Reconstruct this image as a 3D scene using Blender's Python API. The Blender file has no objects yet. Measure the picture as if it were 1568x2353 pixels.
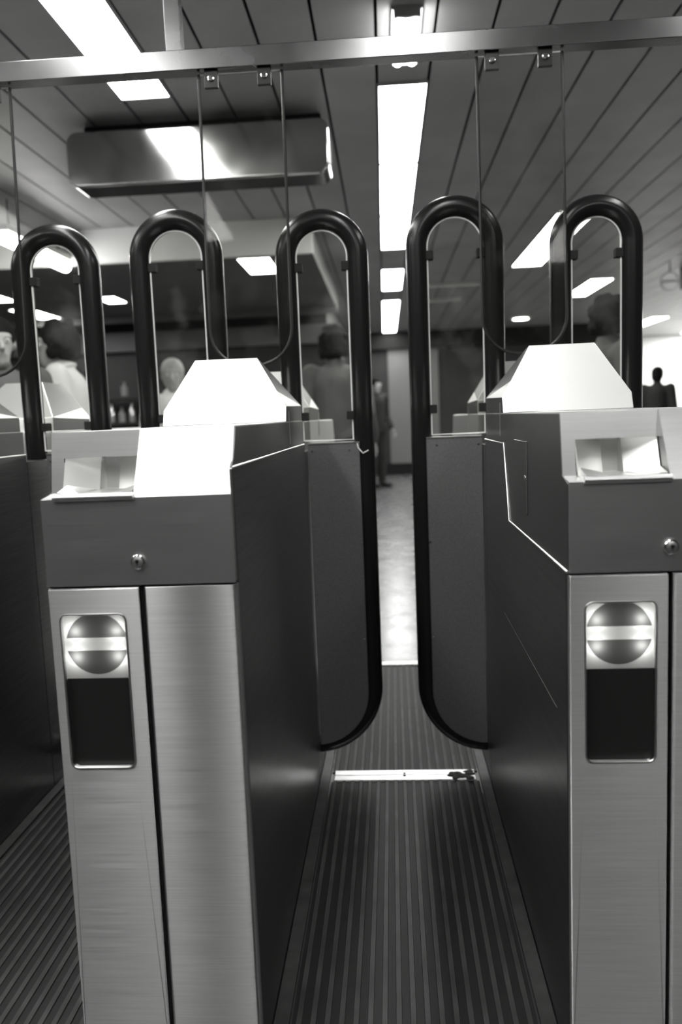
import bpy, bmesh, math, random
from mathutils import Vector, Matrix
C = bpy.context.scene
COL = C.collection
random.seed(4)
PI = math.pi
R = math.radians

# ------------------------------------------------------------------ camera
cam_d = bpy.data.cameras.new('camera')
cam = bpy.data.objects.new('camera', cam_d)
COL.objects.link(cam)
cam_d.sensor_fit = 'VERTICAL'
cam_d.sensor_height = 36.0
cam_d.lens = 28.0
cam_d.clip_start = 0.02
cam_d.dof.use_dof = True
cam_d.dof.focus_distance = 1.65
cam_d.dof.aperture_fstop = 2.5
def _cam_axes():
    f = 28 / 36 * 2353
    Y = Vector((101, -219.5, f)).normalized()
    D = Vector((616, 15400.0, f)).normalized()
    D = (D - D.dot(Y) * Y).normalized()
    X = D.cross(Y).normalized()
    # rows X, Y, -D map image axes (right, down, forward) to the world
    right = Vector((X.x, Y.x, -D.x))
    down = Vector((X.y, Y.y, -D.y))
    fwd = Vector((X.z, Y.z, -D.z))
    return right, -down, -fwd
a, b, c = _cam_axes()
cam.matrix_world = Matrix(((a.x, b.x, c.x, 0), (a.y, b.y, c.y, 0), (a.z, b.z, c.z, 1.09), (0, 0, 0, 1)))
C.camera = cam

# ------------------------------------------------------------------ look and light
C.view_settings.view_transform = 'Standard'
C.view_settings.look = 'None'
C.view_settings.gamma = 1.0
C.view_settings.exposure = 1.5
LAMP = 9.0            # brightness of the fluorescent panels
w = bpy.data.worlds.new('world')
C.world = w
w.use_nodes = True
w.node_tree.nodes['Background'].inputs[0].default_value = (0.9, 1, 0.92, 1)
w.node_tree.nodes['Background'].inputs[1].default_value = 0.02

# ------------------------------------------------------------------ materials
def nodes(name):
    m = bpy.data.materials.new(name)
    m.use_nodes = True
    nt = m.node_tree
    return m, nt, nt.nodes['Principled BSDF']

def g(v):
    return (v, v * 1.004, v * 0.985, 1)

def plain(name, v, rough=0.5, metal=0.0, spec=0.5, bump=0.0, scale=40, stretch=(1, 1, 1), var=0.0, rvar=0.0, coat=0.0, aniso=0.0):
    m, nt, p = nodes(name)
    if aniso:
        p.inputs['Anisotropic'].default_value = aniso
        tg = nt.nodes.new('ShaderNodeTangent'); tg.direction_type = 'UV_MAP'; tg.uv_map = 'brush'
        nt.links.new(tg.outputs[0], p.inputs['Tangent'])
    p.inputs['Base Color'].default_value = g(v)
    p.inputs['Roughness'].default_value = rough
    p.inputs['Metallic'].default_value = metal
    p.inputs['Specular IOR Level'].default_value = spec
    p.inputs['Coat Weight'].default_value = coat
    if bump or var or rvar:
        tc = nt.nodes.new('ShaderNodeTexCoord')
        mp = nt.nodes.new('ShaderNodeMapping')
        mp.inputs['Scale'].default_value = stretch
        nz = nt.nodes.new('ShaderNodeTexNoise')
        nz.inputs['Scale'].default_value = scale
        nz.inputs['Detail'].default_value = 5
        nt.links.new(tc.outputs['Object'], mp.inputs['Vector'])
        nt.links.new(mp.outputs['Vector'], nz.inputs['Vector'])
        if bump:
            bp = nt.nodes.new('ShaderNodeBump')
            bp.inputs['Strength'].default_value = bump
            bp.inputs['Distance'].default_value = 0.002
            nt.links.new(nz.outputs['Fac'], bp.inputs['Height'])
            nt.links.new(bp.outputs['Normal'], p.inputs['Normal'])
        if var:
            mr = nt.nodes.new('ShaderNodeMapRange')
            mr.inputs['From Min'].default_value = 0.3
            mr.inputs['From Max'].default_value = 0.7
            mr.inputs['To Min'].default_value = v * (1 - var)
            mr.inputs['To Max'].default_value = v * (1 + var)
            nt.links.new(nz.outputs['Fac'], mr.inputs['Value'])
            nt.links.new(mr.outputs['Result'], p.inputs['Base Color'])
        if rvar:
            mr = nt.nodes.new('ShaderNodeMapRange')
            mr.inputs['From Min'].default_value = 0.3
            mr.inputs['From Max'].default_value = 0.7
            mr.inputs['To Min'].default_value = max(0.02, rough - rvar)
            mr.inputs['To Max'].default_value = rough + rvar
            nt.links.new(nz.outputs['Fac'], mr.inputs['Value'])
            nt.links.new(mr.outputs['Result'], p.inputs['Roughness'])
    return m

def emit(name, v, s):
    m, nt, p = nodes(name)
    p.inputs['Base Color'].default_value = g(0.8)
    p.inputs['Emission Color'].default_value = (v, v, v * 0.985, 1)
    p.inputs['Emission Strength'].default_value = s
    return m

def translucent(name, v):
    m, nt, p = nodes(name)
    nt.nodes.remove(p)
    out = nt.nodes['Material Output']
    t = nt.nodes.new('ShaderNodeBsdfTranslucent'); t.inputs[0].default_value = g(v)
    d = nt.nodes.new('ShaderNodeBsdfDiffuse'); d.inputs[0].default_value = g(v)
    mx = nt.nodes.new('ShaderNodeMixShader'); mx.inputs[0].default_value = 0.35
    nt.links.new(t.outputs[0], mx.inputs[1]); nt.links.new(d.outputs[0], mx.inputs[2])
    nt.links.new(mx.outputs[0], out.inputs[0])
    return m

def glass(name, haze=0.05, tint=0.93):
    m, nt, p = nodes(name)
    nt.nodes.remove(p)
    out = nt.nodes['Material Output']
    tr = nt.nodes.new('ShaderNodeBsdfTransparent'); tr.inputs[0].default_value = g(tint)
    gl = nt.nodes.new('ShaderNodeBsdfGlossy'); gl.inputs['Roughness'].default_value = 0.03
    df = nt.nodes.new('ShaderNodeBsdfDiffuse'); df.inputs[0].default_value = g(0.6)
    fr = nt.nodes.new('ShaderNodeFresnel'); fr.inputs[0].default_value = 1.16
    m1 = nt.nodes.new('ShaderNodeMixShader'); m2 = nt.nodes.new('ShaderNodeMixShader')
    nz = nt.nodes.new('ShaderNodeTexNoise'); nz.inputs['Scale'].default_value = 9; nz.inputs['Detail'].default_value = 6
    tc = nt.nodes.new('ShaderNodeTexCoord')
    nt.links.new(tc.outputs['Object'], nz.inputs['Vector'])
    mr = nt.nodes.new('ShaderNodeMapRange')
    mr.inputs['From Min'].default_value = 0.5; mr.inputs['From Max'].default_value = 0.75
    mr.inputs['To Min'].default_value = haze * 0.3; mr.inputs['To Max'].default_value = haze * 5
    nt.links.new(nz.outputs['Fac'], mr.inputs['Value'])
    nt.links.new(fr.outputs[0], m1.inputs[0])
    nt.links.new(tr.outputs[0], m1.inputs[1]); nt.links.new(gl.outputs[0], m1.inputs[2])
    nt.links.new(mr.outputs[0], m2.inputs[0])
    nt.links.new(m1.outputs[0], m2.inputs[1]); nt.links.new(df.outputs[0], m2.inputs[2])
    nt.links.new(m2.outputs[0], out.inputs[0])
    return m

MT = dict(
    steel=plain('brushed_steel', 0.66, 0.38, 1.0, bump=0.015, scale=6, stretch=(1.2, 40, 60), var=0.04, rvar=0.02),
    steel_base=plain('brushed_steel_doors', 0.55, 0.45, 1.0, bump=0.03, scale=5, stretch=(1.5, 40, 60), var=0.08, rvar=0.04, aniso=0.95),
    steel_hood=plain('polished_steel_hood', 0.84, 0.38, 1.0, bump=0.02, scale=8),
    flank=plain('flank_shade_steel', 0.17, 0.40, 1.0, var=0.05, scale=4),  # shade of the sides put into the steel colour
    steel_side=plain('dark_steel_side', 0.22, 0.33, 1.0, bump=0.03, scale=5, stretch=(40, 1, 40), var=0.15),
    steel_bright=plain('bright_steel_edge', 0.75, 0.30, 1.0),
    alu=plain('aluminium', 0.17, 0.26, 1.0, bump=0.02, scale=7, var=0.06, rvar=0.03),
    sign=plain('sign_metal', 0.5, 0.14, 1.0, bump=0.10, scale=4, var=0.08, rvar=0.04),
    chrome=plain('chrome', 0.75, 0.15, 1.0),
    dark=plain('dark_metal', 0.03, 0.4, 0.6),
    black=plain('black_gloss', 0.016, 0.4, spec=0.3),
    rubber=plain('black_rubber', 0.010, 0.24, spec=0.3),
    panel=plain('paddle_panel', 0.16, 0.5, 0.6, bump=0.03, scale=200, var=0.12),
    ceiling=plain('ceiling_plank', 0.37, 0.45, 0.0, var=0.10, scale=3),
    void=plain('ceiling_void', 0.01, 0.9),
    floor=plain('floor_lino', 0.165, 0.26, var=0.08, scale=5, rvar=0.06),
    darkener=plain('darkener_floor', 0.03, 0.4, var=0.1, scale=4),  # dark tone that dims what the cabinet doors reflect
    mat=plain('rubber_mat', 0.005, 0.65, var=0.5, scale=30, bump=0.1),
    rib=plain('rubber_rib', 0.034, 0.6, var=0.45, scale=12, bump=0.1),
    strip=plain('gutter_metal', 0.06, 0.5, 0.5, var=0.3, scale=25),
    bar=plain('worn_bar', 0.85, 0.35, 0.6, var=0.12, scale=20),
    dirt=plain('dirt_crust', 0.05, 0.9, bump=0.6, scale=80),
    wall_d=plain('wall_dark', 0.03, 0.6, var=0.2, scale=2),
    wall_m=plain('wall_mid', 0.14, 0.6, var=0.1, scale=2),
    wall_l=plain('wall_light', 0.88, 0.6),
    door=plain('door_paint', 0.2, 0.45),
    lamp=emit('lamp_panel', 1.0, LAMP),
    bulb=emit('indicator_bulb', 1.0, 85),
    pane=glass('pane_glass', 0.012),
    pane_h=glass('hanging_glass', 0.004),
    rim=plain('pane_edge_gleam', 0.8, 0.35, 0.0),  # pale colour stands in for the gleam of the glass edge
    lit=translucent('translucent_white', 0.24),
    litd=translucent('translucent_red', 0.042),
    lining=plain('lamp_box_lining', 0.03, 0.8),
    white=plain('white_lining', 0.8, 0.6),
    skin=plain('skin', 0.36, 0.5),
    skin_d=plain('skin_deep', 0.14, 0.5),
    hair=plain('hair_dark', 0.006, 0.85, spec=0.15, bump=0.6, scale=60),
    hair_g=plain('hair_grey', 0.35, 0.6, bump=0.5, scale=60),
    cloth_w=plain('cloth_white', 0.75, 0.8, bump=0.1, scale=20),
    cloth_g=plain('cloth_grey', 0.09, 0.85, bump=0.1, scale=20),
    cloth_d=plain('cloth_dark', 0.02, 0.85, bump=0.1, scale=20),
    bottle=plain('bottle_gloss', 0.75, 0.1, 0.7),
    shelf=plain('shelf_dark', 0.03, 0.5),
)

# ------------------------------------------------------------------ mesh helpers
def box(bm, x0, x1, y0, y1, z0, z1):
    v = [bm.verts.new(p) for p in ((x0, y0, z0), (x1, y0, z0), (x1, y1, z0), (x0, y1, z0),
                                   (x0, y0, z1), (x1, y0, z1), (x1, y1, z1), (x0, y1, z1))]
    for f in ((0, 3, 2, 1), (4, 5, 6, 7), (0, 1, 5, 4), (1, 2, 6, 5), (2, 3, 7, 6), (3, 0, 4, 7)):
        bm.faces.new([v[i] for i in f])

def prism(bm, pts, axis, a0, a1):
    """pts: 2D outline; axis 'x' -> (y,z) outline, 'y' -> (x,z), 'z' -> (x,y)."""
    def mk(p, t):
        return {'x': (t, p[0], p[1]), 'y': (p[0], t, p[1]), 'z': (p[0], p[1], t)}[axis]
    A = [bm.verts.new(mk(p, a0)) for p in pts]
    B = [bm.verts.new(mk(p, a1)) for p in pts]
    n = len(pts)
    bm.faces.new(A); bm.faces.new(B[::-1])
    for i in range(n):
        bm.faces.new((A[i], B[i], B[(i + 1) % n], A[(i + 1) % n]))

def tube(bm, pts, r, n=16, ry=None, caps=True):
    pts = [Vector(p) for p in pts]
    rings = []
    up = Vector((0, 1, 0))
    for i, p in enumerate(pts):
        t = (pts[min(i + 1, len(pts) - 1)] - pts[max(i - 1, 0)]).normalized()
        u = up if abs(t.dot(up)) < 0.95 else Vector((1, 0, 0))
        s = t.cross(u).normalized(); u = s.cross(t).normalized()
        rr = r[i] if isinstance(r, (list, tuple)) else r
        rings.append([bm.verts.new(p + s * rr * math.cos(k / n * 2 * PI) + u * (ry or rr) * math.sin(k / n * 2 * PI)) for k in range(n)])
    for A, B in zip(rings, rings[1:]):
        for k in range(n):
            bm.faces.new((A[k], A[(k + 1) % n], B[(k + 1) % n], B[k]))
    if caps:
        bm.faces.new(rings[0][::-1]); bm.faces.new(rings[-1])

def lathe(bm, prof, mat=None, n=20):
    """prof: (r, h) pairs around local z, mapped through mat."""
    mat = mat or Matrix()
    rings = []
    for r, h in prof:
        rings.append([bm.verts.new(mat @ Vector((r * math.cos(k / n * 2 * PI), r * math.sin(k / n * 2 * PI), h))) for k in range(n)])
    for A, B in zip(rings, rings[1:]):
        for k in range(n):
            bm.faces.new((A[k], A[(k + 1) % n], B[(k + 1) % n], B[k]))
    bm.faces.new(rings[0][::-1]); bm.faces.new(rings[-1])

def ball(bm, c, r, rot=None, n=16):
    r = (r, r, r) if not isinstance(r, (tuple, list)) else r
    m = Matrix.Translation(c) @ (rot.to_4x4() if rot else Matrix()) @ Matrix.Diagonal((r[0], r[1], r[2], 1))
    bmesh.ops.create_uvsphere(bm, u_segments=n, v_segments=max(8, n * 2 // 3), radius=1, matrix=m)

def rrect(x0, x1, z0, z1, r, n=6):
    out = []
    for cx, cz, a0 in ((x1 - r, z1 - r, 0), (x0 + r, z1 - r, 90), (x0 + r, z0 + r, 180), (x1 - r, z0 + r, 270)):
        for k in range(n + 1):
            a = R(a0 + 90 * k / n)
            out.append((cx + r * math.cos(a), cz + r * math.sin(a)))
    return out

def ring_prism(bm, outer, inner, axis, a0, a1):
    """Plate with a hole: bridges an outer and an inner outline with the same number of points."""
    def mk(p, t):
        return {'x': (t, p[0], p[1]), 'y': (p[0], t, p[1])}[axis]
    n = len(outer)
    OA = [bm.verts.new(mk(p, a0)) for p in outer]; IA = [bm.verts.new(mk(p, a0)) for p in inner]
    OB = [bm.verts.new(mk(p, a1)) for p in outer]; IB = [bm.verts.new(mk(p, a1)) for p in inner]
    for i in range(n):
        j = (i + 1) % n
        for q in ((OA[i], OA[j], IA[j], IA[i]), (OB[i], IB[i], IB[j], OB[j]), (OA[i], OB[i], OB[j], OA[j]), (IA[i], IA[j], IB[j], IB[i])):
            try:
                bm.faces.new(q)
            except ValueError:
                pass

def rect_like(x0, x1, z0, z1, n=6):
    return rrect(x0, x1, z0, z1, 0.0015, n)

def obj(name, bm, mat, parent=None, bevel=0.0, seg=2, angle=35, smooth=True, mats=None):
    bmesh.ops.remove_doubles(bm, verts=bm.verts, dist=1e-6)
    bmesh.ops.recalc_face_normals(bm, faces=bm.faces)
    me = bpy.data.meshes.new(name)
    uv = bm.loops.layers.uv.new('brush')
    for f in bm.faces:
        nx = abs(f.normal.x) > 0.7
        for l in f.loops:
            l[uv].uv = (l.vert.co.z if abs(f.normal.z) < 0.9 else l.vert.co.y, l.vert.co.y if nx else l.vert.co.x)
    bm.to_mesh(me); bm.free()
    for m in (mats or [mat]):
        me.materials.append(MT[m] if isinstance(m, str) else m)
    if smooth:
        me.polygons.foreach_set('use_smooth', [True] * len(me.polygons))
        if not bevel:
            me.set_sharp_from_angle(angle=R(angle))
    o = bpy.data.objects.new(name, me)
    COL.objects.link(o)
    if bevel:
        b = o.modifiers.new('bevel', 'BEVEL')
        b.width = bevel; b.segments = seg; b.limit_method = 'ANGLE'; b.angle_limit = R(28)
        b.harden_normals = True
    if parent:
        o.parent = parent
    return o

def tag(o, label, cat=None, group=None, kind=None):
    if label: o['label'] = label
    if cat: o['category'] = cat
    if group: o['group'] = group
    if kind: o['kind'] = kind
    return o

def thing(name, label, cat, loc=(0, 0, 0), rz=0.0, group=None):
    o = bpy.data.objects.new(name, None)
    COL.objects.link(o)
    o.empty_display_size = 0.1
    o.location = loc; o.rotation_euler = (0, 0, rz)
    return tag(o, label, cat, group)

def struct(name, bm, mat, **k):
    return tag(obj(name, bm, mat, **k), None, None, None, 'structure')

B = bmesh.new

# gate line frame: the gates are turned a touch against the ceiling
YAW = -0.0078
GY = 1.21
def gp(x, y, z=0.0):
    return (x * math.cos(YAW) - y * math.sin(YAW), GY + x * math.sin(YAW) + y * math.cos(YAW), z)

# ------------------------------------------------------------------ room shell
CZ = 2.6
bm = B(); box(bm, -6, 9.5, -6, 18, -0.1, 0.0); struct('floor', bm, 'floor')
bm = B(); box(bm, -5.9, 9.0, -2.2, 2.2, 0.0, 0.0015); struct('floor_darkener', bm, 'darkener')  # dark floor added so the cabinet doors reflect less light
joints = [-6.0]
x = -2.36 - 0.2365 * 15
while x < -2.5:
    joints.append(x); x += 0.2365
joints += [-2.36, -2.11, -1.865, -1.645, -1.41, -1.17, -0.933, -0.694, -0.459, -0.2275, 0.0137, 0.2475, 0.4775, 0.702, 0.937, 1.18, 1.40, 1.627]
x = 1.627 + 0.236
while x < 9.4:
    joints.append(x); x += 0.236
joints.append(9.5)
bm = B()
gap = 0.0065
for a0, a1 in zip(joints, joints[1:]):
    if a1 - a0 > 0.05:
        box(bm, a0 + gap, a1 - gap, -6, 18, CZ, CZ + 0.012)
nf = len(bm.faces)
box(bm, -6, 9.5, -6, 18, CZ + 0.05, CZ + 0.10)
bm.faces.ensure_lookup_table()
for f in bm.faces[nf:]:
    f.material_index = 1
struct('ceiling', bm, 'ceiling', mats=['ceiling', 'void'], smooth=False)
bm = B(); box(bm, -6.1, -6, -6, 18, 0, 2.7); struct('wall_left', bm, 'wall_m')
bm = B(); box(bm, 9.5, 9.6, -6, 18, 0, 2.7); struct('wall_right', bm, 'wall_l')
bm = B(); box(bm, -6, 9.5, -6.1, -6, 0, 2.7); struct('wall_rear', bm, 'wall_m')
bm = B(); box(bm, -6, 9.5, 18, 18.1, 0, 2.7); struct('wall_far', bm, 'wall_l')
bm = B(); box(bm, -0.8, 4.35, 14.85, 15.0, 0, CZ); struct('wall_back', bm, 'wall_d')
bm = B(); box(bm, -0.65, 4.35, 14.70, 14.85, 2.30, CZ); struct('trim_1', bm, 'void')
bm = B(); box(bm, -6, -0.65, 9.6, 9.75, 0, 2.33); struct('wall_shop', bm, 'wall_d')
bm = B(); box(bm, -0.8, -0.65, 9.75, 14.85, 0, CZ); struct('wall_corridor', bm, 'wall_d')
# dropped ceiling on the left and its light fascia
bm = B(); box(bm, -6, -0.51, 6.2, 9.6, 2.345, CZ - 0.002); struct('ceiling_dropped', bm, 'wall_m')
bm = B(); box(bm, -6, -0.5, 6.17, 6.2, 2.335, CZ - 0.002); struct('trim_2', bm, 'wall_l')
bm = B(); box(bm, -6, -0.5, 9.05, 9.12, 2.26, 2.345); struct('trim_3', bm, 'wall_m')
bm = B(); box(bm, -6, -0.5, 9.5, 9.6, 1.98, 2.2); struct('trim_4', bm, 'wall_m')
bm = B(); box(bm, 0.42, 1.32, 9.55, 9.62, 2.565, 2.598); struct('trim_5', bm, 'wall_l')
bm = B(); box(bm, 0.42, 1.05, 10.75, 10.82, 2.565, 2.598); struct('trim_6', bm, 'wall_l')
bm = B(); box(bm, -0.65, 4.35, 14.82, 14.85, 0, 0.22); struct('baseboard_back', bm, 'void')
# pale door in the far wall
d = obj('door_1', (lambda b_: (box(b_, 0.085, 1.0, 14.80, 14.85, 0.22, 2.30), b_)[1])(B()), 'door'); tag(d, None, None, None, 'structure')

# ------------------------------------------------------------------ ceiling lights
def light(name, label, x0, x1, y0, y1, z=CZ, drop=0.014, mat='lamp', group='fluorescent panels in the ceiling'):
    t = thing(name, label, 'light', ((x0 + x1) / 2, (y0 + y1) / 2, z - drop), 0, group)
    hx, hy = (x1 - x0) / 2, (y1 - y0) / 2
    bm = B()
    ring_prism_z(bm, hx, hy, 0.008, 0.0, drop)
    obj('frame', bm, 'ceiling', t)
    bm = B(); box(bm, -hx + 0.008, hx - 0.008, -hy + 0.008, hy - 0.008, 0.003, drop)
    obj('diffuser', bm, mat, t)
    return t

def ring_prism_z(bm, hx, hy, wd, z0, z1):
    for (a0, a1, b0, b1) in ((-hx, hx, -hy, -hy + wd), (-hx, hx, hy - wd, hy), (-hx, -hx + wd, -hy + wd, hy - wd), (hx - wd, hx, -hy + wd, hy - wd)):
        box(bm, a0, a1, b0, b1, z0, z1)

CX = (0.0137, 0.2475)
LX = (-1.17, -0.933)
RX = (1.18, 1.40)
light('ceiling_light', 'wide glowing ceiling light cut by the top left edge of the photo', *LX, 2.62, 3.82)
light('ceiling_light', 'ceiling light above the gates to the left of the camera', *LX, 1.38, 2.58)
light('ceiling_light', 'ceiling light overhead to the left of the camera', *LX, 0.14, 1.34)
light('ceiling_light', 'added ceiling light left of and behind the camera', *LX, -0.72, 0.10)  # unseen lamp added to brighten the left cabinet door
for i, (y0, y1, lab) in enumerate([
        (3.84, 4.975, 'long glowing ceiling light of the central strip, nearest below the rail'),
        (5.0, 6.215, 'second long glowing ceiling light of the central strip behind a thin dark seam'),
        (6.24, 7.44, 'third ceiling light of the central strip, last one before the dark gap'),
        (8.46, 9.80, 'short glowing ceiling light of the central strip just past the first gap'),
        (10.7, 14.6, 'farthest glowing ceiling light of the central strip, above the far door')]):
    light('ceiling_light', lab, *CX, y0, y1)
light('ceiling_light', 'added ceiling light overhead in the central strip, behind the camera', *CX, -1.6, -0.4)  # unseen lamp added to light the cabinet fronts
light('ceiling_light', 'added ceiling light straight above the camera in the central strip', *CX, 0.3, 1.5)  # overhead lamp added for the hoods and front faces
light('ceiling_light', 'added ceiling light overhead to the right of the camera', *RX, 1.3, 2.5)  # lamp added so the right hood reflects white, the slope less
light('ceiling_light', 'added ceiling light in the second strip left of the camera, out of the picture', -2.36, -2.11, -0.6, 0.7)  # added out of view to brighten the left ceiling
light('ceiling_light', 'added ceiling light in the third strip left of the camera, out of the picture', -3.53, -3.30, 1.4, 2.8)  # another unseen lamp added for the left ceiling
light('ceiling_light', 'added ceiling light above the far left of the gate line, out of the picture', -2.36, -2.11, 1.0, 2.3)  # added to lift the ceiling tone near the sign box
light('ceiling_light', 'added ceiling light behind the camera on the right', *RX, -1.6, -0.4)  # unseen lamp added to put a bright streak on the right door
light('ceiling_light', 'glowing ceiling light left of the rightmost paddle loop', 1.37, 1.68, 6.45, 8.65)
light('ceiling_light', 'glowing ceiling light seen through the rightmost paddle loop', 2.46, 2.74, 9.75, 11.1)
light('ceiling_light', 'small slanted ceiling light above the bright far wall on the right', 4.62, 4.92, 14.2, 15.8)
light('ceiling_light', 'glowing ceiling light tucked under the dropped ceiling between two left loops', -1.10, -0.84, 6.24, 6.9, 2.345)
light('ceiling_light', 'small crosswise ceiling light high between the two left loops', -2.75, -2.55, 7.7, 8.1, 2.345)
light('ceiling_light', 'long ceiling light low between the two left loops', -3.85, -3.6, 8.2, 9.0, 2.345)
light('ceiling_light', 'ceiling light at the left edge beside the leftmost loop', -3.75, -3.5, 7.0, 7.7, 2.345)
# short bare tube fitting in the central strip, above the rail
t = thing('tube_light', 'short bare fluorescent tube fitting above the rail at top centre', 'light', (0.132, 3.33, CZ - 0.03))
bm = B(); box(bm, -0.058, 0.058, -0.17, 0.25, 0.018, 0.03); obj('backplate', bm, 'ceiling', t)
for s in (-0.03, 0.03):
    bm = B(); tube(bm, [(s, -0.155, 0.0), (s, 0.24, 0.0)], 0.019, 12); obj('lamp_tube', bm, 'lamp', t)
for yy in (-0.165, 0.245):
    bm = B(); box(bm, -0.05, 0.05, yy - 0.006, yy + 0.006, -0.012, 0.018); obj('lamp_holder', bm, 'ceiling', t)
# hanging batten on the far left
t = thing('batten_light', 'hanging fluorescent batten seen through the leftmost loop', 'light', (-2.43, 5.7, 2.34))
bm = B(); box(bm, -0.06, 0.06, -0.55, 0.55, 0.03, 0.07); obj('housing', bm, 'wall_l', t)
bm = B(); tube(bm, [(0, -0.52, 0.0), (0, 0.52, 0.0)], 0.045, 12); obj('lamp_tube', bm, 'lamp', t)
for s in (-0.4, 0.4):
    bm = B(); tube(bm, [(0, s, 0.07), (0, s, 0.26)], 0.006, 8); obj('hanger_rod', bm, 'dark', t)
# far downlight
t = thing('downlight', 'tiny oval downlight above the right cabinet hood', 'light', (2.26, 13.4, CZ - 0.02))
bm = B(); lathe(bm, [(0.16, 0.0), (0.17, 0.02)]); obj('ring', bm, 'wall_l', t)
bm = B(); lathe(bm, [(0.12, -0.004), (0.12, 0.0)]); obj('diffuser', bm, 'lamp', t)
# round downlight spot behind the pane
# ------------------------------------------------------------------ ceiling mounted sign box
t = thing('sign_box', 'blank brushed metal sign box with rounded corners under the ceiling', 'sign', (-0.87, 4.0, 2.265))
bm = B(); prism(bm, rrect(-0.645, 0.645, 0.0, 0.262, 0.055, 8), 'y', 0.0, 0.2); obj('case', bm, 'sign', t, bevel=0.012, seg=3)
bm = B(); prism(bm, rrect(-0.60, 0.60, 0.262, 0.335, 0.01, 3), 'y', 0.15, 0.19); obj('mounting', bm, 'void', t)

# ------------------------------------------------------------------ floor of the passages
def passage(px0, px1, lab):
    """ribbed mat pieces between two cabinets, gate coordinates"""
    e = 0.036
    for y0, y1, where in ((-0.9, 1.068, 'in front of'), (1.132, 2.18, 'behind')):
        t = thing('ribbed_mat', 'dark ribbed rubber mat %s the metal bar, %s' % (where, lab), 'floor mat', gp((px0 + px1) / 2, (y0 + y1) / 2), YAW)
        hw, hl = (px1 - px0) / 2 - e, (y1 - y0) / 2
        bm = B(); box(bm, -hw, hw, -hl, hl, 0, 0.004); obj('base', bm, 'mat', t)
        n = 17
        bm = B()
        for k in range(n):
            xx = -hw + (k + 0.5) * 2 * hw / n
            prism(bm, [(xx - 0.0058, 0.004), (xx + 0.0058, 0.004), (xx + 0.0048, 0.0072), (xx - 0.0048, 0.0072)], 'y', -hl, hl)
        obj('ribs', bm, 'rib', t)
    for s, side in ((-1, 'left'), (1, 'right')):
        xx = px0 + e / 2 if s < 0 else px1 - e / 2
        bm = B(); box(bm, -e / 2 + 0.004, e / 2 - 0.004, -1.0, 1.0, 0, 0.009)
        o = tag(obj('floor_edge_strip', bm, 'strip', bevel=0.001), 'metal floor strip along the %s side of the ribbed mat, %s' % (side, lab), 'floor trim')
        o.location = gp(xx, 1.05); o.rotation_euler = (0, 0, YAW)
passage(-0.242, 0.2725, 'in the middle passage')
passage(-1.058, -0.544, 'in the left passage')
t = thing('threshold_bar', 'bright metal bar across the floor of the middle passage', 'threshold', gp(0.015, 1.10), YAW)
bm = B()
box(bm, -0.212, 0.212, -0.031, -0.002, 0, 0.010); box(bm, -0.212, 0.212, 0.001, 0.031, 0, 0.011)
obj('bar', bm, 'bar', t, bevel=0.002)
bm = B()
for k in range(14):
    ball(bm, (0.14 + random.random() * 0.062, -0.030 + random.random() * 0.056, 0.010), (0.007 + random.random() * 0.011, 0.006 + random.random() * 0.006, 0.005), n=8)
obj('dirt_crust', bm, 'dirt', t)
for s in (-0.012, 0.012):
    bm = B(); lathe(bm, [(0.005, 0.009), (0.004, 0.0125)], Matrix.Translation((0.0, s * 0.6, 0)), 12); obj('screw', bm, 'dark', t)
bm = B(); box(bm, -0.212, 0.212, -0.018, 0.018, 0, 0.012)
o = tag(obj('mat_end_strip', bm, 'bar', bevel=0.002), 'thin bright metal strip where the mat ends beyond the paddles', 'threshold')
o.location = gp(0.015, 2.20); o.rotation_euler = (0, 0, YAW)

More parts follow.
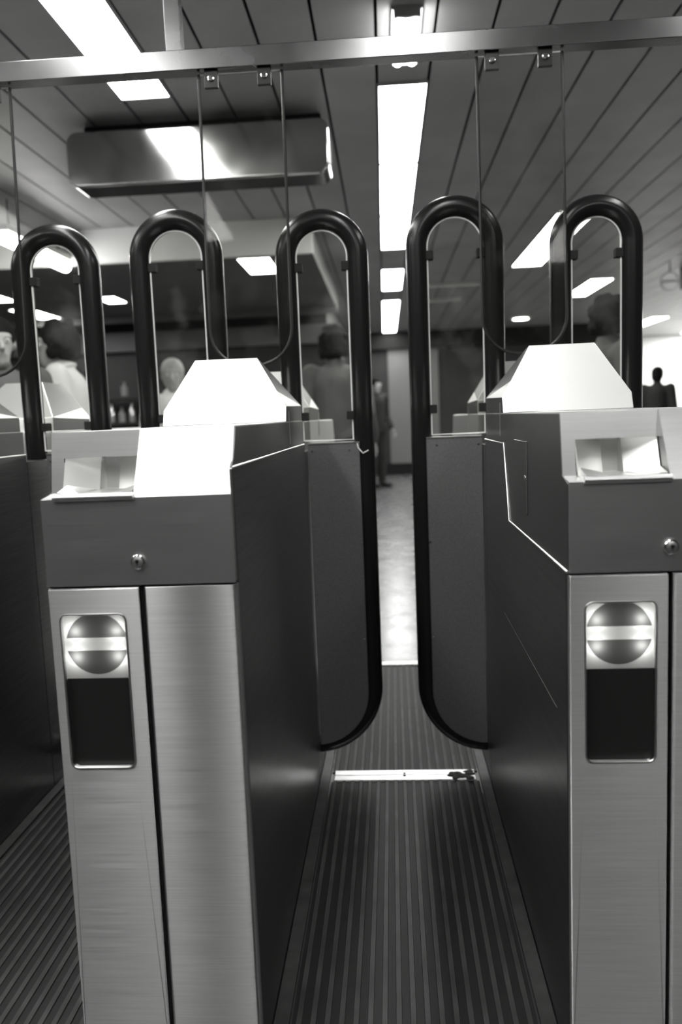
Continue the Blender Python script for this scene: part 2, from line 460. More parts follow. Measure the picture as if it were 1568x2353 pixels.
# ------------------------------------------------------------------ gate cabinets
W = 0.302
def cabinet(x0, label, ydisp=0.0, dx=0.0, dz=0.0):
    t = thing('gate_cabinet', label, 'ticket gate', gp(x0, 0.0), YAW)
    # lower body
    bm = B()
    box(bm, 0.005, W - 0.005, 0.05, 2.25, 0.0, 0.838)
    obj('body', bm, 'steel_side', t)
    # front door with the display opening
    hx0, hx1, hz0, hz1 = 0.020 + dx, 0.1265 + dx, 0.541 + dz, 0.796 + dz
    bm = B()
    ring_prism(bm, rect_like(0.0, 0.1475, 0.02, 0.838), rrect(hx0, hx1, hz0, hz1, 0.012), 'y', 0.0, 0.016)
    dr = obj('front_door', bm, 'steel_base', t, bevel=0.0025, seg=2)
    # rolled rim of the opening
    pts = [(p[0], 0.0, p[1]) for p in rrect(hx0, hx1, hz0, hz1, 0.012)]
    pts.append(pts[0])
    bm = B(); tube(bm, pts, 0.0018, 6, caps=False); obj('rim', bm, 'steel_bright', dr)
    bm = B(); prism(bm, [(0.1515, 0.018), (0.154, 0.004), (0.158, 0.0), (W - 0.012, 0.0), (W - 0.004, 0.003), (W - 0.001, 0.010), (W, 0.018)], 'z', 0.02, 0.838)
    obj('front_panel', bm, 'steel_base', t, bevel=0.0012)
    bm = B(); box(bm, 0.1475, 0.1515, 0.012, 0.02, 0.02, 0.838); obj('door_gap', bm, 'black', t)
    bm = B(); box(bm, 0.004, W - 0.004, 0.02, 0.05, 0.0, 0.534); box(bm, 0.15, W - 0.004, 0.02, 0.05, 0.534, 0.838)
    obj('front_frame', bm, 'dark', t)
    bm = B(); tube(bm, [(W - 0.001, 0.012, 0.02), (W - 0.001, 0.012, 0.838)], 0.0045, 10); tube(bm, [(0.0015, 0.010, 0.02), (0.0015, 0.010, 0.838)], 0.0035, 10)
    obj('corner_bead', bm, 'steel', t)
    # lit display: pale plate with a dark disc cut by a bar, black glass below
    ds = thing_child('display', t)
    zc, xc, r = 0.7455 + dz, 0.0735 + dx, 0.0505
    zs, zb0, zb1 = 0.6885 + dz, 0.7345 + dz, 0.7555 + dz
    yd = 0.010
    def seg(lo, hi, up):
        zz = zb1 if up else zb0
        a0 = math.asin((zz - zc) / r)
        aa = [a0 + (PI - 2 * a0) * k / 28 for k in range(29)] if up else [PI - a0 + (PI + 2 * a0) * k / 28 for k in range(29)]
        return [(xc + r * math.cos(q), zc + r * math.sin(q)) for q in aa]
    up, lo = seg(0, 0, True), seg(0, 0, False)
    bm = B(); bm.faces.new([bm.verts.new((p[0], yd, p[1])) for p in up]); obj('upper_half_disc', bm, 'litd', ds, smooth=False)
    bm = B(); bm.faces.new([bm.verts.new((p[0], yd, p[1])) for p in lo]); obj('lower_half_disc', bm, 'litd', ds, smooth=False)
    bm = B()
    xl, xr = hx0 - 0.002, hx1 + 0.002
    V = lambda x_, z_: bm.verts.new((x_, yd, z_))
    bm.faces.new([V(xl, zb0), V(xr, zb0), V(xr, zb1), V(xl, zb1)])
    f1 = bm.faces.new([V(xr, zb1), V(xr, hz1 + 0.004), V(xl, hz1 + 0.004), V(xl, zb1)] + [V(*p) for p in up[::-1]])
    f2 = bm.faces.new([V(xl, zb0), V(xl, zs), V(xr, zs), V(xr, zb0)] + [V(*p) for p in lo[::-1]])
    bmesh.ops.triangulate(bm, faces=[f1, f2])
    obj('backlit_plate', bm, 'lit', ds, smooth=False)
    bm = B(); box(bm, xl, xr, yd, yd + 0.004, hz0 - 0.003, zs); obj('black_glass', bm, 'black', ds)
    bm = B()
    box(bm, xl, xr, 0.046, 0.049, zs, hz1 + 0.004); box(bm, xl - 0.001, xl, yd, 0.049, zs, hz1 + 0.004); box(bm, xr, xr + 0.001, yd, 0.049, zs, hz1 + 0.004)
    box(bm, xl, xr, yd + 0.001, 0.049, hz1 + 0.004, hz1 + 0.005); box(bm, xl, xr, yd + 0.004, 0.049, zs - 0.001, zs)
    obj('lamp_box', bm, 'lining', ds)
    for bx in (-0.034, 0.034):
        for bz in (-0.021, 0.021):
            bm = B(); ball(bm, (xc + bx, yd + 0.0105, zc + bz), 0.004, n=10); obj('bulb', bm, 'bulb', ds)
    # upper housing
    bm = B()
    yr = 1.05
    prism(bm, [(0, .842), (0, .981), (.058, 1.085), (yr, 1.0875), (yr, .842)], 'x', 0.149, W)
    prism(bm, [(0, .842), (0, .981), (.045, .987), (yr, .987), (yr, .842)], 'x', 0.0, 0.149)
    prism(bm, [(.045, .987), (.062, 1.085), (yr, 1.0875), (yr, .987)], 'x', 0.0, 0.021)
    prism(bm, [(.0547, 1.043), (.062, 1.085), (yr, 1.0875), (yr, 1.043)], 'x', 0.021, 0.149)
    box(bm, 0.021, 0.149, 0.125, yr, .987, 1.043)
    obj('housing', bm, 'steel', t, bevel=0.004, seg=3)
    # ticket slot
    sl = thing_child('ticket_slot', t)
    bm = B()
    pr = [(.0215, .050), (.068, .088), (.070, .104), (.100, .104), (.102, .088), (.147, .052)]
    lo_ = [bm.verts.new((p[0], p[1] - (0.014 if i_ not in (2, 3) else 0.001), .987)) for i_, p in enumerate(pr)]; hi_ = [bm.verts.new((p[0], p[1] + (0.008 if i_ not in (2, 3) else 0.001), 1.043)) for i_, p in enumerate(pr)]
    for i in range(len(pr) - 1):
        bm.faces.new((lo_[i], lo_[i + 1], hi_[i + 1], hi_[i]))
    o = obj('funnel', bm, 'steel_hood', sl, smooth=False)
    so = o.modifiers.new('thickness', 'SOLIDIFY'); so.thickness = 0.0015; so.offset = 0
    bm = B()
    prism(bm, [(.024, .0), (.149, .0), (.149, .05), (.102, .09), (.102, .104), (.068, .104), (.068, .09), (.024, .05)], 'z', .9815, .9885)
    obj('tray', bm, 'steel_hood', sl, bevel=0.001)
    bm = B(); tube(bm, [(.022, -0.001, .983), (.150, -0.001, .983)], 0.006, 12); obj('tray_lip', bm, 'steel', sl)
    for q in ([(.026, .004), (.060, .004), (.067, .085), (.026, .047)], [(.108, .004), (.146, .004), (.146, .047), (.103, .085)]):
        bm = B()
        vs = [bm.verts.new((q[0][0], q[0][1], .9888)), bm.verts.new((q[1][0], q[1][1], .9888)), bm.verts.new((q[2][0], q[2][1], .9895)), bm.verts.new((q[3][0], q[3][1], .9895))]
        top = [bm.verts.new((q[i][0], q[i][1], (.991 if i < 2 else 1.0))) for i in range(4)]
        if q[0][0] < 0.1:
            top[1].co.z = .9890; top[2].co.z = .9897
        else:
            top[0].co.z = .9890; top[3].co.z = .9897
        bm.faces.new(vs); bm.faces.new(top[::-1])
        for i in range(4):
            bm.faces.new((vs[i], vs[(i + 1) % 4], top[(i + 1) % 4], top[i]))
        obj('ramp', bm, 'steel_hood', sl, smooth=False)
    # keyed lock in the drawer front
    L = Matrix.Translation((0.150, 0.0, 0.879)) @ Matrix.Rotation(PI / 2, 4, 'X')
    bm = B(); lathe(bm, [(.0118, 0), (.0118, .004), (.0102, .0055), (.0098, .004), (.0085, .004)], L, 28); lk = obj('lock', bm, 'chrome', t)
    bm = B(); lathe(bm, [(.0082, .003), (.0082, .006), (.0070, .0066)], L, 24); obj('lock_core', bm, 'steel', lk)
    bm = B(); lathe(bm, [(.0030, .0064), (.0030, .0070)], L @ Matrix.Translation((0, 0.0012, 0)), 12)
    box(bm, 0.1492, 0.1508, -0.0070, -0.0064, 0.8745, 0.880); obj('keyhole', bm, 'black', lk)
    # side panels, the trim line is their upper edge
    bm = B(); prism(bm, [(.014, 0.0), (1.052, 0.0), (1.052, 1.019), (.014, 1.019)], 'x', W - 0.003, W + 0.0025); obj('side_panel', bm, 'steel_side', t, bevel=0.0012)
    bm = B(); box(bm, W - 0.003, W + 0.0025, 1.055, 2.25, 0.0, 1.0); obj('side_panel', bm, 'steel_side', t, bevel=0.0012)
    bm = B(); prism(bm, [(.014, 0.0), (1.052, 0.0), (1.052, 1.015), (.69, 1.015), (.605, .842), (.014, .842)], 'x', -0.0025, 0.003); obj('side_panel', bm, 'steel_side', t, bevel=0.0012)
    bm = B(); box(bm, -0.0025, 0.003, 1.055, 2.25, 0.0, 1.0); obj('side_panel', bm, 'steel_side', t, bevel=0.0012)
    # polished edge lips catching the light
    bm = B(); tube(bm, [(W + 0.001, .006, .845), (W + 0.001, .006, 1.019), (W + 0.002, .02, 1.0205), (W + 0.002, 1.05, 1.0205)], 0.0022, 8); obj('edge_lip', bm, 'steel_bright', t)
    bm = B(); tube(bm, [(-0.002, .006, .8425), (-0.002, .605, .8425), (-0.002, .69, 1.016), (-0.002, 1.05, 1.016)], 0.0022, 8); obj('edge_lip', bm, 'steel_bright', t)
    bm = B(); prism(bm, [(.012, 1.02), (.035, 1.035), (.064, 1.083), (1.045, 1.0855), (1.045, 1.02)], 'x', W - 0.002, W + 0.0012); obj('flank_shade_plate', bm, 'flank', t)  # plate added over the housing, side shade in its dark colour
    bm = B(); prism(bm, [(.006, .845), (.006, .978), (.047, .988), (.064, 1.083), (1.045, 1.0855), (1.045, .845)], 'x', -0.0012, 0.002); obj('flank_shade_plate', bm, 'flank', t)  # left counterpart, coloured dark to carry the side shade
    bm = B(); tube(bm, [(-0.003, .09, .597), (-0.003, .71, .604)], 0.0007, 6); obj('scratch', bm, 'strip', t)
    # access flap in the left flank
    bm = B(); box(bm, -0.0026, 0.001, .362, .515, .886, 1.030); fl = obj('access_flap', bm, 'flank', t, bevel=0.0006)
    bm = B(); tube(bm, [(-0.003, .362, .89), (-0.003, .362, 1.030), (-0.003, .515, 1.030)], 0.0009, 6); obj('flap_edge', bm, 'steel_bright', fl)
    bm = B(); lathe(bm, [(.007, 0), (.006, .004)], Matrix.Translation((0, .385, .957)) @ Matrix.Rotation(-PI / 2, 4, 'Y'), 14); obj('flap_lock', bm, 'chrome', fl)
    # bridge under the paddle posts
    bm = B(); box(bm, 0.004, W - 0.004, 1.05, 1.25, .838, 1.0); obj('bridge', bm, 'dark', t)
    # rear housing
    bm = B(); prism(bm, [(1.25, .842), (1.25, 1.0875), (2.23, 1.085), (2.29, .981), (2.29, .842)], 'x', 0.0, W); obj('rear_housing', bm, 'steel', t, bevel=0.004, seg=2)
    # hoods
    for mir in (False, True):
        Y = (lambda q: 2.30 - q) if mir else (lambda q: q)
        bm = B()
        def v(x_, y_, z_):
            return bm.verts.new((x_, Y(y_), z_))
        side = {}
        for s in (0, 1):
            X = (lambda q: q) if s == 0 else (lambda q: W - q)
            side[s] = dict(C=v(X(0), .700, 1.087), M=v(X(0), .715, 1.124), A=v(X(.023), .7307, 1.162), T=v(X(.073), .765, 1.246),
                           P=v(X(.088), .895, 1.249), Bk=v(X(0), 1.035, 1.129), D=v(X(0), 1.035, 1.087))
        a_, b_ = side[0], side[1]
        bm.faces.new((a_['C'], b_['C'], b_['M'], b_['A'], b_['T'], a_['T'], a_['A'], a_['M']))
        for q in (a_, b_):
            bm.faces.new((q['M'], q['A'], q['Bk']))
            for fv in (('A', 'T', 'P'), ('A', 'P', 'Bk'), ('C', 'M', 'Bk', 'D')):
                bm.faces.new([q[n_] for n_ in fv]).material_index = 1  # facets coloured dark in place of the dark ceiling they reflect
        bm.faces.new((a_['T'], b_['T'], b_['P'], a_['P']))
        bm.faces.new((a_['P'], b_['P'], b_['Bk'], a_['Bk']))
        bm.faces.new((a_['Bk'], b_['Bk'], b_['D'], a_['D']))
        bm.faces.new((a_['C'], a_['D'], b_['D'], b_['C']))
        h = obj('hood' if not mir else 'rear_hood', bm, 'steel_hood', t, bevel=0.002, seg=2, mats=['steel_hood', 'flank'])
        for s in (0, 1):
            xx = -0.0015 if s == 0 else W + 0.0015
            bm = B(); box(bm, min(xx, xx + (0.002 if s == 0 else -0.002)), max(xx, xx + (0.002 if s == 0 else -0.002)), *sorted((Y(.742), Y(.752))), 1.032, 1.112)
            obj('flank_slot', bm, 'steel_bright', h)
    return t

def thing_child(name, parent):
    o = bpy.data.objects.new(name, None)
    COL.objects.link(o); o.empty_display_size = 0.05
    o.parent = parent
    return o

cabinet(-0.544, 'steel ticket gate cabinet left of the middle passage, display and lock fully in view', dx=-0.004)
cabinet(0.2725, 'steel ticket gate cabinet on the right, cut by the right photo edge', dx=0.003)
cabinet(-1.360, 'steel ticket gate cabinet at the far left, only its flank and hood in view')

# ------------------------------------------------------------------ paddles
def paddle(xo, s, w_, dz, label):
    """xo: hinge-side outer edge of the loop (gate x), s=+1 reaches to +x."""
    t = thing('gate_paddle', label, 'gate paddle', gp(xo, 1.15), YAW)
    r = 0.0305
    zt = 1.687 + dz
    ra = (w_ - 2 * r) / 2
    zc = zt - r - ra
    pts = [(r, 0, 1.002)] + [(r, 0, 1.05 + (zc - 1.05) * k / 4) for k in range(1, 4)]
    for k in range(25):
        a_ = PI - PI * k / 24
        pts.append((w_ / 2 + ra * math.cos(a_), 0, zc + ra * math.sin(a_)))
    rb = 0.21
    for k in range(1, 6):
        pts.append((w_ - r, 0, zc + (0.275 - zc) * k / 6))
    for k in range(17):
        a_ = -PI / 2 * k / 16
        pts.append((w_ - rb + (rb - r) * math.cos(a_), 0, 0.275 + (rb - r) * math.sin(a_)))
    hx = 0.076
    if hx < w_ - rb: pts.append((hx, 0, 0.275 - rb + r))
    else: hx = w_ - rb
    P = lambda l: [(s * p[0], p[1], p[2]) for p in l]
    bm = B(); tube(bm, P(pts), r, 20); obj('bumper_tube', bm, 'rubber', t)
    # lower panel
    hx = 0.074
    xr = w_ - 0.043
    rc = 0.165
    out = [(hx, 1.017 + dz * 0.3), (xr, 1.017 + dz * 0.3)]
    for k in range(13):
        a_ = -PI / 2 * k / 12
        out.append((xr - rc + rc * math.cos(a_), 0.100 + rc + rc * math.sin(a_)))
    out.append((hx, 0.100))
    if xr - rc < hx: out = out[:-2] + [(hx, 0.101)]
    bm = B(); prism(bm, [(s * p[0], p[1]) for p in out], 'y', -0.034, -0.018); pn = obj('panel', bm, 'panel', t, bevel=0.0015)
    zz = 1.017 + dz * 0.3
    bm = B(); box(bm, *sorted((s * hx, s * xr)), -0.036, 0.012, zz, zz + 0.0035); obj('panel_lip', bm, 'steel_bright', pn)
    for px, pz in ((hx + 0.012, zz - 0.02), (xr - 0.03, zz - 0.02), (xr - 0.004, 0.72), (xr - 0.006, 0.43)):
        bm = B(); lathe(bm, [(.0036, 0), (.0028, .0025)], Matrix.Translation((s * px, -0.034, pz)) @ Matrix.Rotation(PI / 2, 4, 'X'), 12); obj('screw', bm, 'chrome', pn)
    if 'left black looped paddle of the middle' in label:
        bm = B(); tube(bm, [(xr - .006, -.036, zz - .001), (xr - .004, -.040, zz - .014), (xr + .006, -.043, zz - .026), (xr + .010, -.046, zz - .030), (xr + .026, -.046, zz - .022)], 0.0016, 6)
        obj('torn_tape', bm, 'cloth_w', pn)
    # glazed opening
    gx0, gx1 = 2 * r - 0.002, w_ - 2 * r + 0.002
    rg = (gx1 - gx0) / 2
    gl = [(gx0, zz + 0.008), (gx1, zz + 0.008)] + [((gx0 + gx1) / 2 + rg * math.cos(PI * k / 24), zc + rg * math.sin(PI * k / 24)) for k in range(25)]
    bm = B(); prism(bm, [(s * p[0], p[1]) for p in gl], 'y', -0.004, 0.004); pa = obj('pane', bm, 'pane', t)
    inner = [(gx0 + 0.002, zz + 0.01), (gx1 - 0.002, zz + 0.01)] + [((gx0 + gx1) / 2 + (rg - 0.002) * math.cos(PI * k / 24), zc + (rg - 0.002) * math.sin(PI * k / 24)) for k in range(25)]
    pth = [(s * p[0], -0.006, p[1]) for p in inner]; pth.append(pth[0])
    bm = B(); tube(bm, pth, 0.0023, 6, caps=False); obj('pane_edge', bm, 'rim', pa)  # light tube drawn where the pane edge shines
    for cx_ in (gx0, gx1):
        for cz in (1.525 + dz, 1.098 + dz * 0.5):
            q = 1 if cx_ == gx0 else -1
            bm = B(); box(bm, *sorted((s * (cx_ - q * 0.008), s * (cx_ + q * 0.019))), -0.014, 0.014, cz - 0.0125, cz + 0.0125)
            cl = obj('pane_clip', bm, 'void', t, bevel=0.002)
    return t
# outer (hinge side) edges measured at the paddle line, gate coordinates
paddle(-0.311, 1, 0.2685, 0.0, 'left black looped paddle of the middle passage')
paddle(0.343, -1, 0.2775, 0.016, 'right black looped paddle of the middle passage')
paddle(-1.098, 1, 0.2665, 0.0, 'leftmost black looped paddle, in the left passage')
paddle(-0.4635, -1, 0.2765, 0.022, 'black looped paddle rising behind the left cabinet hood')
paddle(0.4705, 1, 0.2594, -0.004, 'rightmost black looped paddle, behind the right cabinet hood')

# ------------------------------------------------------------------ rail and hanging glass
by0, by1 = 2.25, 2.30
t = thing('overhead_rail', 'square metal rail across the top on a hanger post', 'rail', (0, by0, 2.04))
bm = B(); box(bm, -3.2, 3.2, 0, 0.05, 0, 0.052); obj('beam', bm, 'alu', t, bevel=0.002)
bm = B(); box(bm, -0.558, -0.516, 0.004, 0.046, 0.052, CZ - 2.04); obj('hanger_post', bm, 'alu', t, bevel=0.0015)
for px in (-2.9, 2.4):
    bm = B(); box(bm, px - 0.02, px + 0.02, 0.004, 0.046, 0.052, CZ - 2.04); obj('hanger_post', bm, 'alu', t, bevel=0.0015)
def hung(x0, x1, label, clips):
    zt, zb, rr = 2.035, 1.245, 0.1
    t = thing('glass_panel', label, 'glass panel', (0, by0 + 0.028, zt), 0)
    t.rotation_euler = (R(-3.0), 0, 0)
    out = [(x0, 0.0), (x1, 0.0)]
    for k in range(9):
        a_ = -PI / 2 * k / 8; out.append((x1 - rr + rr * math.cos(a_), zb - zt + rr + rr * math.sin(a_)))
    for k in range(9):
        a_ = -PI / 2 - PI / 2 * k / 8; out.append((x0 + rr + rr * math.cos(a_), zb - zt + rr + rr * math.sin(a_)))
    bm = B(); prism(bm, out, 'y', -0.004, 0.004); pa = obj('pane', bm, 'pane_h', t)
    pth = [(p[0], 0, p[1]) for p in out[1:]] + [(out[0][0], 0, out[0][1])]
    bm = B(); tube(bm, pth, 0.0042, 8); obj('pane_edge', bm, 'black', pa)
    for cx_, cz in clips:
        bm = B(); box(bm, cx_ - 0.0185, cx_ + 0.0185, -0.016, -0.004, -0.042, 0.006); cl = obj('clamp', bm, 'dark', t, bevel=0.0015)
        bm = B(); lathe(bm, [(.009, 0), (.009, .003), (.006, .004), (.006, .006)], Matrix.Translation((cx_, -0.016, -0.018)) @ Matrix.Rotation(PI / 2, 4, 'X'), 16); obj('bolt', bm, 'chrome', cl)
hung(-0.478, -0.249, 'clear glass panel hung from the rail above the left cabinet', [(-0.441, 0), (-0.296, 0)])
hung(0.276, 0.502, 'clear glass panel hung from the rail above the right cabinet', [(0.315, 0), (0.455, 0)])
hung(-1.235, -1.008, 'clear glass panel hung at the far left, only its right edge in view', [(-1.19, 0), (-1.05, 0)])

# ------------------------------------------------------------------ background furniture
t = thing('display_shelf', 'dark shelf unit with shiny bottles against the shop wall', 'shelf', (-1.9, 9.2, 0))
bm = B(); box(bm, -1.6, 1.38, -0.25, 0.30, 0, 0.95); obj('counter', bm, 'shelf', t, bevel=0.005)
for z in (1.12, 1.42):
    bm = B(); box(bm, -1.6, 1.38, 0.0, 0.30, z, z + 0.025); obj('shelf_board', bm, 'shelf', t)
for xx in (-1.6, 1.36):
    bm = B(); box(bm, xx, xx + 0.02, 0.0, 0.30, 0.95, 1.75); obj('upright', bm, 'shelf', t)
protos = []
for k, (r, h) in enumerate(((0.035, 0.22), (0.042, 0.17))):
    bm = B(); lathe(bm, [(r * .9, 0), (r, .01), (r, h * .62), (r * .35, h * .8), (r * .35, h)], None, 14)
    o = obj('bottle', bm, 'bottle')
    bm = B(); lathe(bm, [(r * .4, h), (r * .4, h + .025)], None, 12); cp = obj('cap', bm, 'dark', o)
    tag(o, 'shiny bottle standing on the shelf board of the dark shop shelf', 'bottle', 'bottles on the shop shelf')
    protos.append((o, cp))
spots = [(-3.22, 1.145), (-3.1, 1.145), (-2.98, 1.145), (-3.05, 1.445), (-1.15, 1.445), (-1.0, 1.445), (-0.86, 1.445), (-1.1, 1.145), (-0.95, 1.145), (-0.8, 1.145), (-0.66, 1.145), (-0.7, 1.445)]
for k, (xx, zz) in enumerate(spots):
    o, cp = protos[k % 2]
    if k > 1:
        o2 = o.copy(); COL.objects.link(o2)
        c2 = cp.copy(); COL.objects.link(c2); c2.parent = o2
        o = o2
    o.location = (xx, 9.33, zz)
# pillar on the right with its lamp, round sign
t = thing('pillar', 'pale pillar with a lamp at the right edge of the photo', 'pillar', (3.60, 9.0, 0))
bm = B(); box(bm, -0.25, 0.25, -0.25, 0.25, 0, CZ); obj('shaft', bm, 'wall_l', t, bevel=0.01)
bm = B(); box(bm, -0.28, 0.28, -0.28, 0.28, 2.36, CZ - 0.005); obj('capital', bm, 'wall_d', t)
bm = B(); tube(bm, [(-0.22, -0.285, 2.3), (-0.22, -0.285, 2.45)], 0.03, 12); obj('wall_lamp', bm, 'lamp', t)
t = thing('round_sign', 'faint round sign with a ring and bar hanging near the right pillar', 'sign', (3.08, 8.9, 2.40))
bm = B(); tube(bm, [(0.095 * math.cos(2 * PI * k / 32), 0, 0.095 * math.sin(2 * PI * k / 32)) for k in range(33)], 0.006, 8, caps=False); obj('ring', bm, 'ceiling', t)
bm = B(); box(bm, -0.09, 0.09, -0.004, 0.004, -0.012, 0.012); obj('crossbar', bm, 'ceiling', t)
bm = B(); tube(bm, [(0, 0, 0.10), (0, 0, 0.2)], 0.005, 8); obj('hanger', bm, 'dark', t)
# lamps added out of view on the right to brighten the far wall
for y0_, lab in ((12.6, 'nearest'), (14.3, 'middle'), (16.0, 'farthest')):
    light('ceiling_light', '%s added ceiling light out of view on the right, brightening the far wall' % lab, 6.3, 7.5, y0_, y0_ + 1.6)

# ------------------------------------------------------------------ people
def cap(bm, p0, p1, r0, r1, n=14):
    p0, p1 = Vector(p0), Vector(p1)
    d = (p1 - p0)
    L = d.length
    q = Vector((0, 0, 1)).rotation_difference(d.normalized()).to_matrix().to_4x4()
    prof = [(r0 * math.cos(a_), -r0 * math.sin(-a_)) for a_ in (-1.5, -1.1, -0.7, -0.35)]
    prof = [(r0 * math.cos(a_), r0 * math.sin(a_)) for a_ in (-1.5, -1.1, -0.7, -0.3, 0)] + [(r1 * math.cos(a_), L + r1 * math.sin(a_)) for a_ in (0, 0.3, 0.7, 1.1, 1.5)]
    lathe(bm, prof, Matrix.Translation(p0) @ q, n)

def person(loc, rz, h, label, top='cloth_w', legs='cloth_d', hair='hair', skin='skin', look=0.0, bend=0.25, collar=False, curly=False):
    k = h / 1.72
    t = thing('person', label, 'person', loc, rz)       # faces -y at rz=0
    def S(p): return Vector(p) * k
    sh, hip = 1.43, 0.93
    J = {}
    for s in (-1, 1):
        J[s] = dict(sh=S((s * .185, 0, sh)), el=S((s * .235, .02, 1.13)), wr=S((s * .235, -.20 * bend * 2 - .02, .90 + .1 * bend)),
                    hp=S((s * .09, 0, .90)), kn=S((s * .10, -.015, .49)), an=S((s * .105, .02, .085)), to=S((s * .115, -.15, .03)))
    hc = S((0, -.02, 1.60))
    rot = Matrix.Rotation(look, 3, 'Z')
    hp_ = lambda p: hc + rot @ (Vector(p) * k)
    # continuous body
    bm = B()
    ball(bm, hp_((0, .005, .03)), (.076 * k, .095 * k, .095 * k), rot)
    cap(bm, hp_((0, -.03, -.01)), hp_((0, -.05, -.075)), .062 * k, .042 * k)
    cap(bm, hp_((0, -.092, .02)), hp_((0, -.112, -.02)), .010 * k, .017 * k, 8)     # nose
    for s in (-1, 1):
        ball(bm, hp_((s * .078, .008, .005)), (.012 * k, .022 * k, .032 * k), rot, 10)  # ears
        cap(bm, hp_((s * .012, -.088, .038)), hp_((s * .05, -.078, .040)), .011 * k, .010 * k, 8)  # brow
    cap(bm, hp_((-.018, -.088, -.050)), hp_((.018, -.088, -.050)), .010 * k, .010 * k, 8)  # lips
    cap(bm, S((0, .015, 1.42)), hp_((0, .015, -.05)), .062 * k, .052 * k)
    cap(bm, S((0, 0, 1.0)), S((0, 0, 1.34)), .125 * k, .135 * k)
    cap(bm, S((-.13, 0, 1.40)), S((.13, 0, 1.40)), .062 * k, .062 * k)
    cap(bm, S((-.06, 0, .95)), S((.06, 0, .95)), .115 * k, .115 * k)
    for s in (-1, 1):
        j = J[s]
        cap(bm, j['sh'], j['el'], .052 * k, .040 * k); cap(bm, j['el'], j['wr'], .039 * k, .025 * k)
        d = (j['wr'] - j['el']).normalized()
        sd = Vector((0, -1, 0)) if abs(d.y) < .7 else Vector((s * .0, 0, 1))
        palm = j['wr'] + d * .085 * k
        for f in range(4):
            o_ = sd * (f - 1.5) * .019 * k
            ln = (.072, .080, .075, .058)[f] * k
            cap(bm, j['wr'] + d * .02 * k + o_ * .6, palm + o_, .012 * k, .010 * k, 8)
            m_ = palm + o_ + (d + Vector((-s * .25, 0, 0))).normalized() * ln * .5
            cap(bm, palm + o_, m_, .0088 * k, .0082 * k, 8)
            cap(bm, m_, m_ + (d + Vector((-s * .8, 0, 0))).normalized() * ln * .5, .0082 * k, .007 * k, 8)
        th = j['wr'] + d * .03 * k - sd * .022 * k
        t2 = th + (d * .6 - sd * .8).normalized() * .04 * k
        cap(bm, th, t2, .012 * k, .010 * k, 8); cap(bm, t2, t2 + d * .03 * k, .0098 * k, .008 * k, 8)
        cap(bm, j['hp'], j['kn'], .078 * k, .052 * k); cap(bm, j['kn'], j['an'], .050 * k, .034 * k)
        cap(bm, j['an'] - Vector((0, 0, .035 * k)), j['to'] + Vector((0, 0, .008 * k)), .036 * k, .032 * k)
    def finish(name, bm, mat, vox):
        o = obj(name, bm, mat, t)
        rm = o.modifiers.new('skin', 'REMESH'); rm.mode = 'VOXEL'; rm.voxel_size = vox; rm.use_smooth_shade = True
        sm = o.modifiers.new('relax', 'SMOOTH'); sm.factor = 0.5; sm.iterations = 3
        return o
    finish('body', bm, skin, .0095)
    # clothes
    bm = B(); e = .013 * k
    cap(bm, S((0, 0, 1.0)), S((0, 0, 1.34)), .135 * k + e, .142 * k + e)
    cap(bm, S((-.135, 0, 1.40)), S((.135, 0, 1.40)), .064 * k + e, .064 * k + e)
    cap(bm, S((-.05, 0, .95)), S((.05, 0, .95)), .125 * k + e, .125 * k + e)
    cap(bm, S((0, .018, 1.42)), S((0, .012, 1.485)), .066 * k + e, .056 * k + e)
    for s in (-1, 1):
        cap(bm, J[s]['sh'], J[s]['el'], .058 * k + e, .048 * k + e)
        cap(bm, J[s]['el'], J[s]['wr'].lerp(J[s]['el'], .15), .046 * k + e, .034 * k + e)
    sh_ = finish('shirt', bm, top, .014)
    if collar:
        bm = B(); tube(bm, [S((.07 * math.cos(2 * PI * q / 20), .012 + .065 * math.sin(2 * PI * q / 20), 1.487 + .012 * math.sin(2 * PI * q / 20))) for q in range(21)], .014 * k, 8, caps=False); obj('collar', bm, top, sh_)
        bm = B(); cap(bm, S((.055, -.147, 1.29)), S((.105, -.143, 1.295)), .012, .012, 8); obj('pocket_flap', bm, 'cloth_d', sh_)
    bm = B()
    cap(bm, S((-.06, 0, .94)), S((.06, 0, .94)), .122 * k + e, .122 * k + e)
    for s in (-1, 1):
        cap(bm, J[s]['hp'], J[s]['kn'], .086 * k + e, .060 * k + e); cap(bm, J[s]['kn'], J[s]['an'] + Vector((0, 0, .03 * k)), .058 * k + e, .048 * k + e)
    finish('trousers', bm, legs, .014)
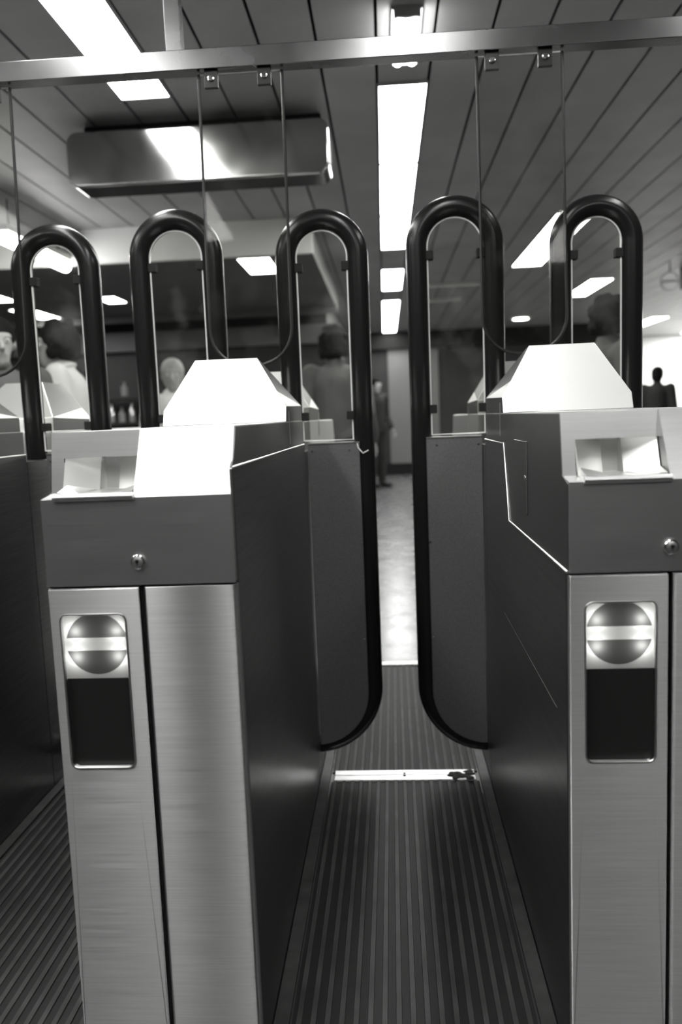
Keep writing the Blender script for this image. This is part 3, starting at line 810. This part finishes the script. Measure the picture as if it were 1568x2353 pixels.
    for s in (-1, 1):
        bm = B(); cap(bm, J[s]['an'] - Vector((0, -.02 * k, .042 * k)), J[s]['to'] + Vector((0, -.01, .012 * k)), .043 * k, .040 * k); box(bm, J[s]['an'].x - .04 * k, J[s]['an'].x + .045 * k, -.19 * k, .07 * k, 0.0, .02 * k)
        obj('shoe', bm, 'cloth_d', t)
    # hair
    bm = B()
    ball(bm, hp_((0, .018, .052)), (.091 * k, .106 * k, .098 * k), rot)
    ball(bm, hp_((0, .050, .0)), (.086 * k, .072 * k, .100 * k), rot)
    if curly:
        for q in range(110):
            a_ = random.random() * 2 * PI; z_ = random.uniform(-.05, .14)
            rr = .088 if z_ < .09 else .055
            y_ = rr * math.sin(a_) + .03
            if y_ < -.02 and z_ < .08: continue
            ball(bm, hp_((rr * math.cos(a_), y_, z_)), .030 * k, None, 10)
    finish('hair', bm, hair, .010)
    for s in (-1, 1):
        bm = B(); ball(bm, hp_((s * .031, -.079, .018)), .0125 * k, None, 10); ey = obj('eye', bm, 'white', t)
        bm = B(); ball(bm, hp_((s * .031, -.0885, .018)), (.006 * k, .004 * k, .006 * k), rot, 8); obj('iris', bm, 'black', ey)
    return t

person((-1.80, 3.70, 0), R(35), 1.60, 'person in a grey top at the left edge, face half cut by the frame', 'cloth_g', 'cloth_d', 'hair', 'skin')
person((-1.80, 4.42, 0), R(-75), 1.66, 'dark-haired person in a white shirt with a dark pocket flap behind the leftmost loop', 'cloth_w', 'cloth_d', 'hair', 'skin', collar=True, curly=True)
person((-0.14, 12.3, 0), R(40), 1.66, 'person in dark clothes far off in the gap beside the left middle paddle', 'cloth_d', 'cloth_d', 'hair', 'skin')
person((1.32, 4.8, 0), R(105), 1.70, 'dark-haired person in grey seen through the rightmost loop', 'cloth_g', 'cloth_d', 'hair', 'skin', curly=True)
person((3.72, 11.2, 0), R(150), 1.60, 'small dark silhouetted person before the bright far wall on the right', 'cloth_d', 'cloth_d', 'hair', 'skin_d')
person((-0.34, 5.7, 0), R(165), 1.70, 'dark-haired person in grey behind the left middle paddle pane', 'cloth_g', 'cloth_d', 'hair', 'skin', curly=True)
person((-1.44, 5.45, 0), R(10), 1.52, 'grey-haired person in a white shirt seen through the second loop from the left', 'cloth_w', 'cloth_d', 'hair_g', 'skin', collar=True)
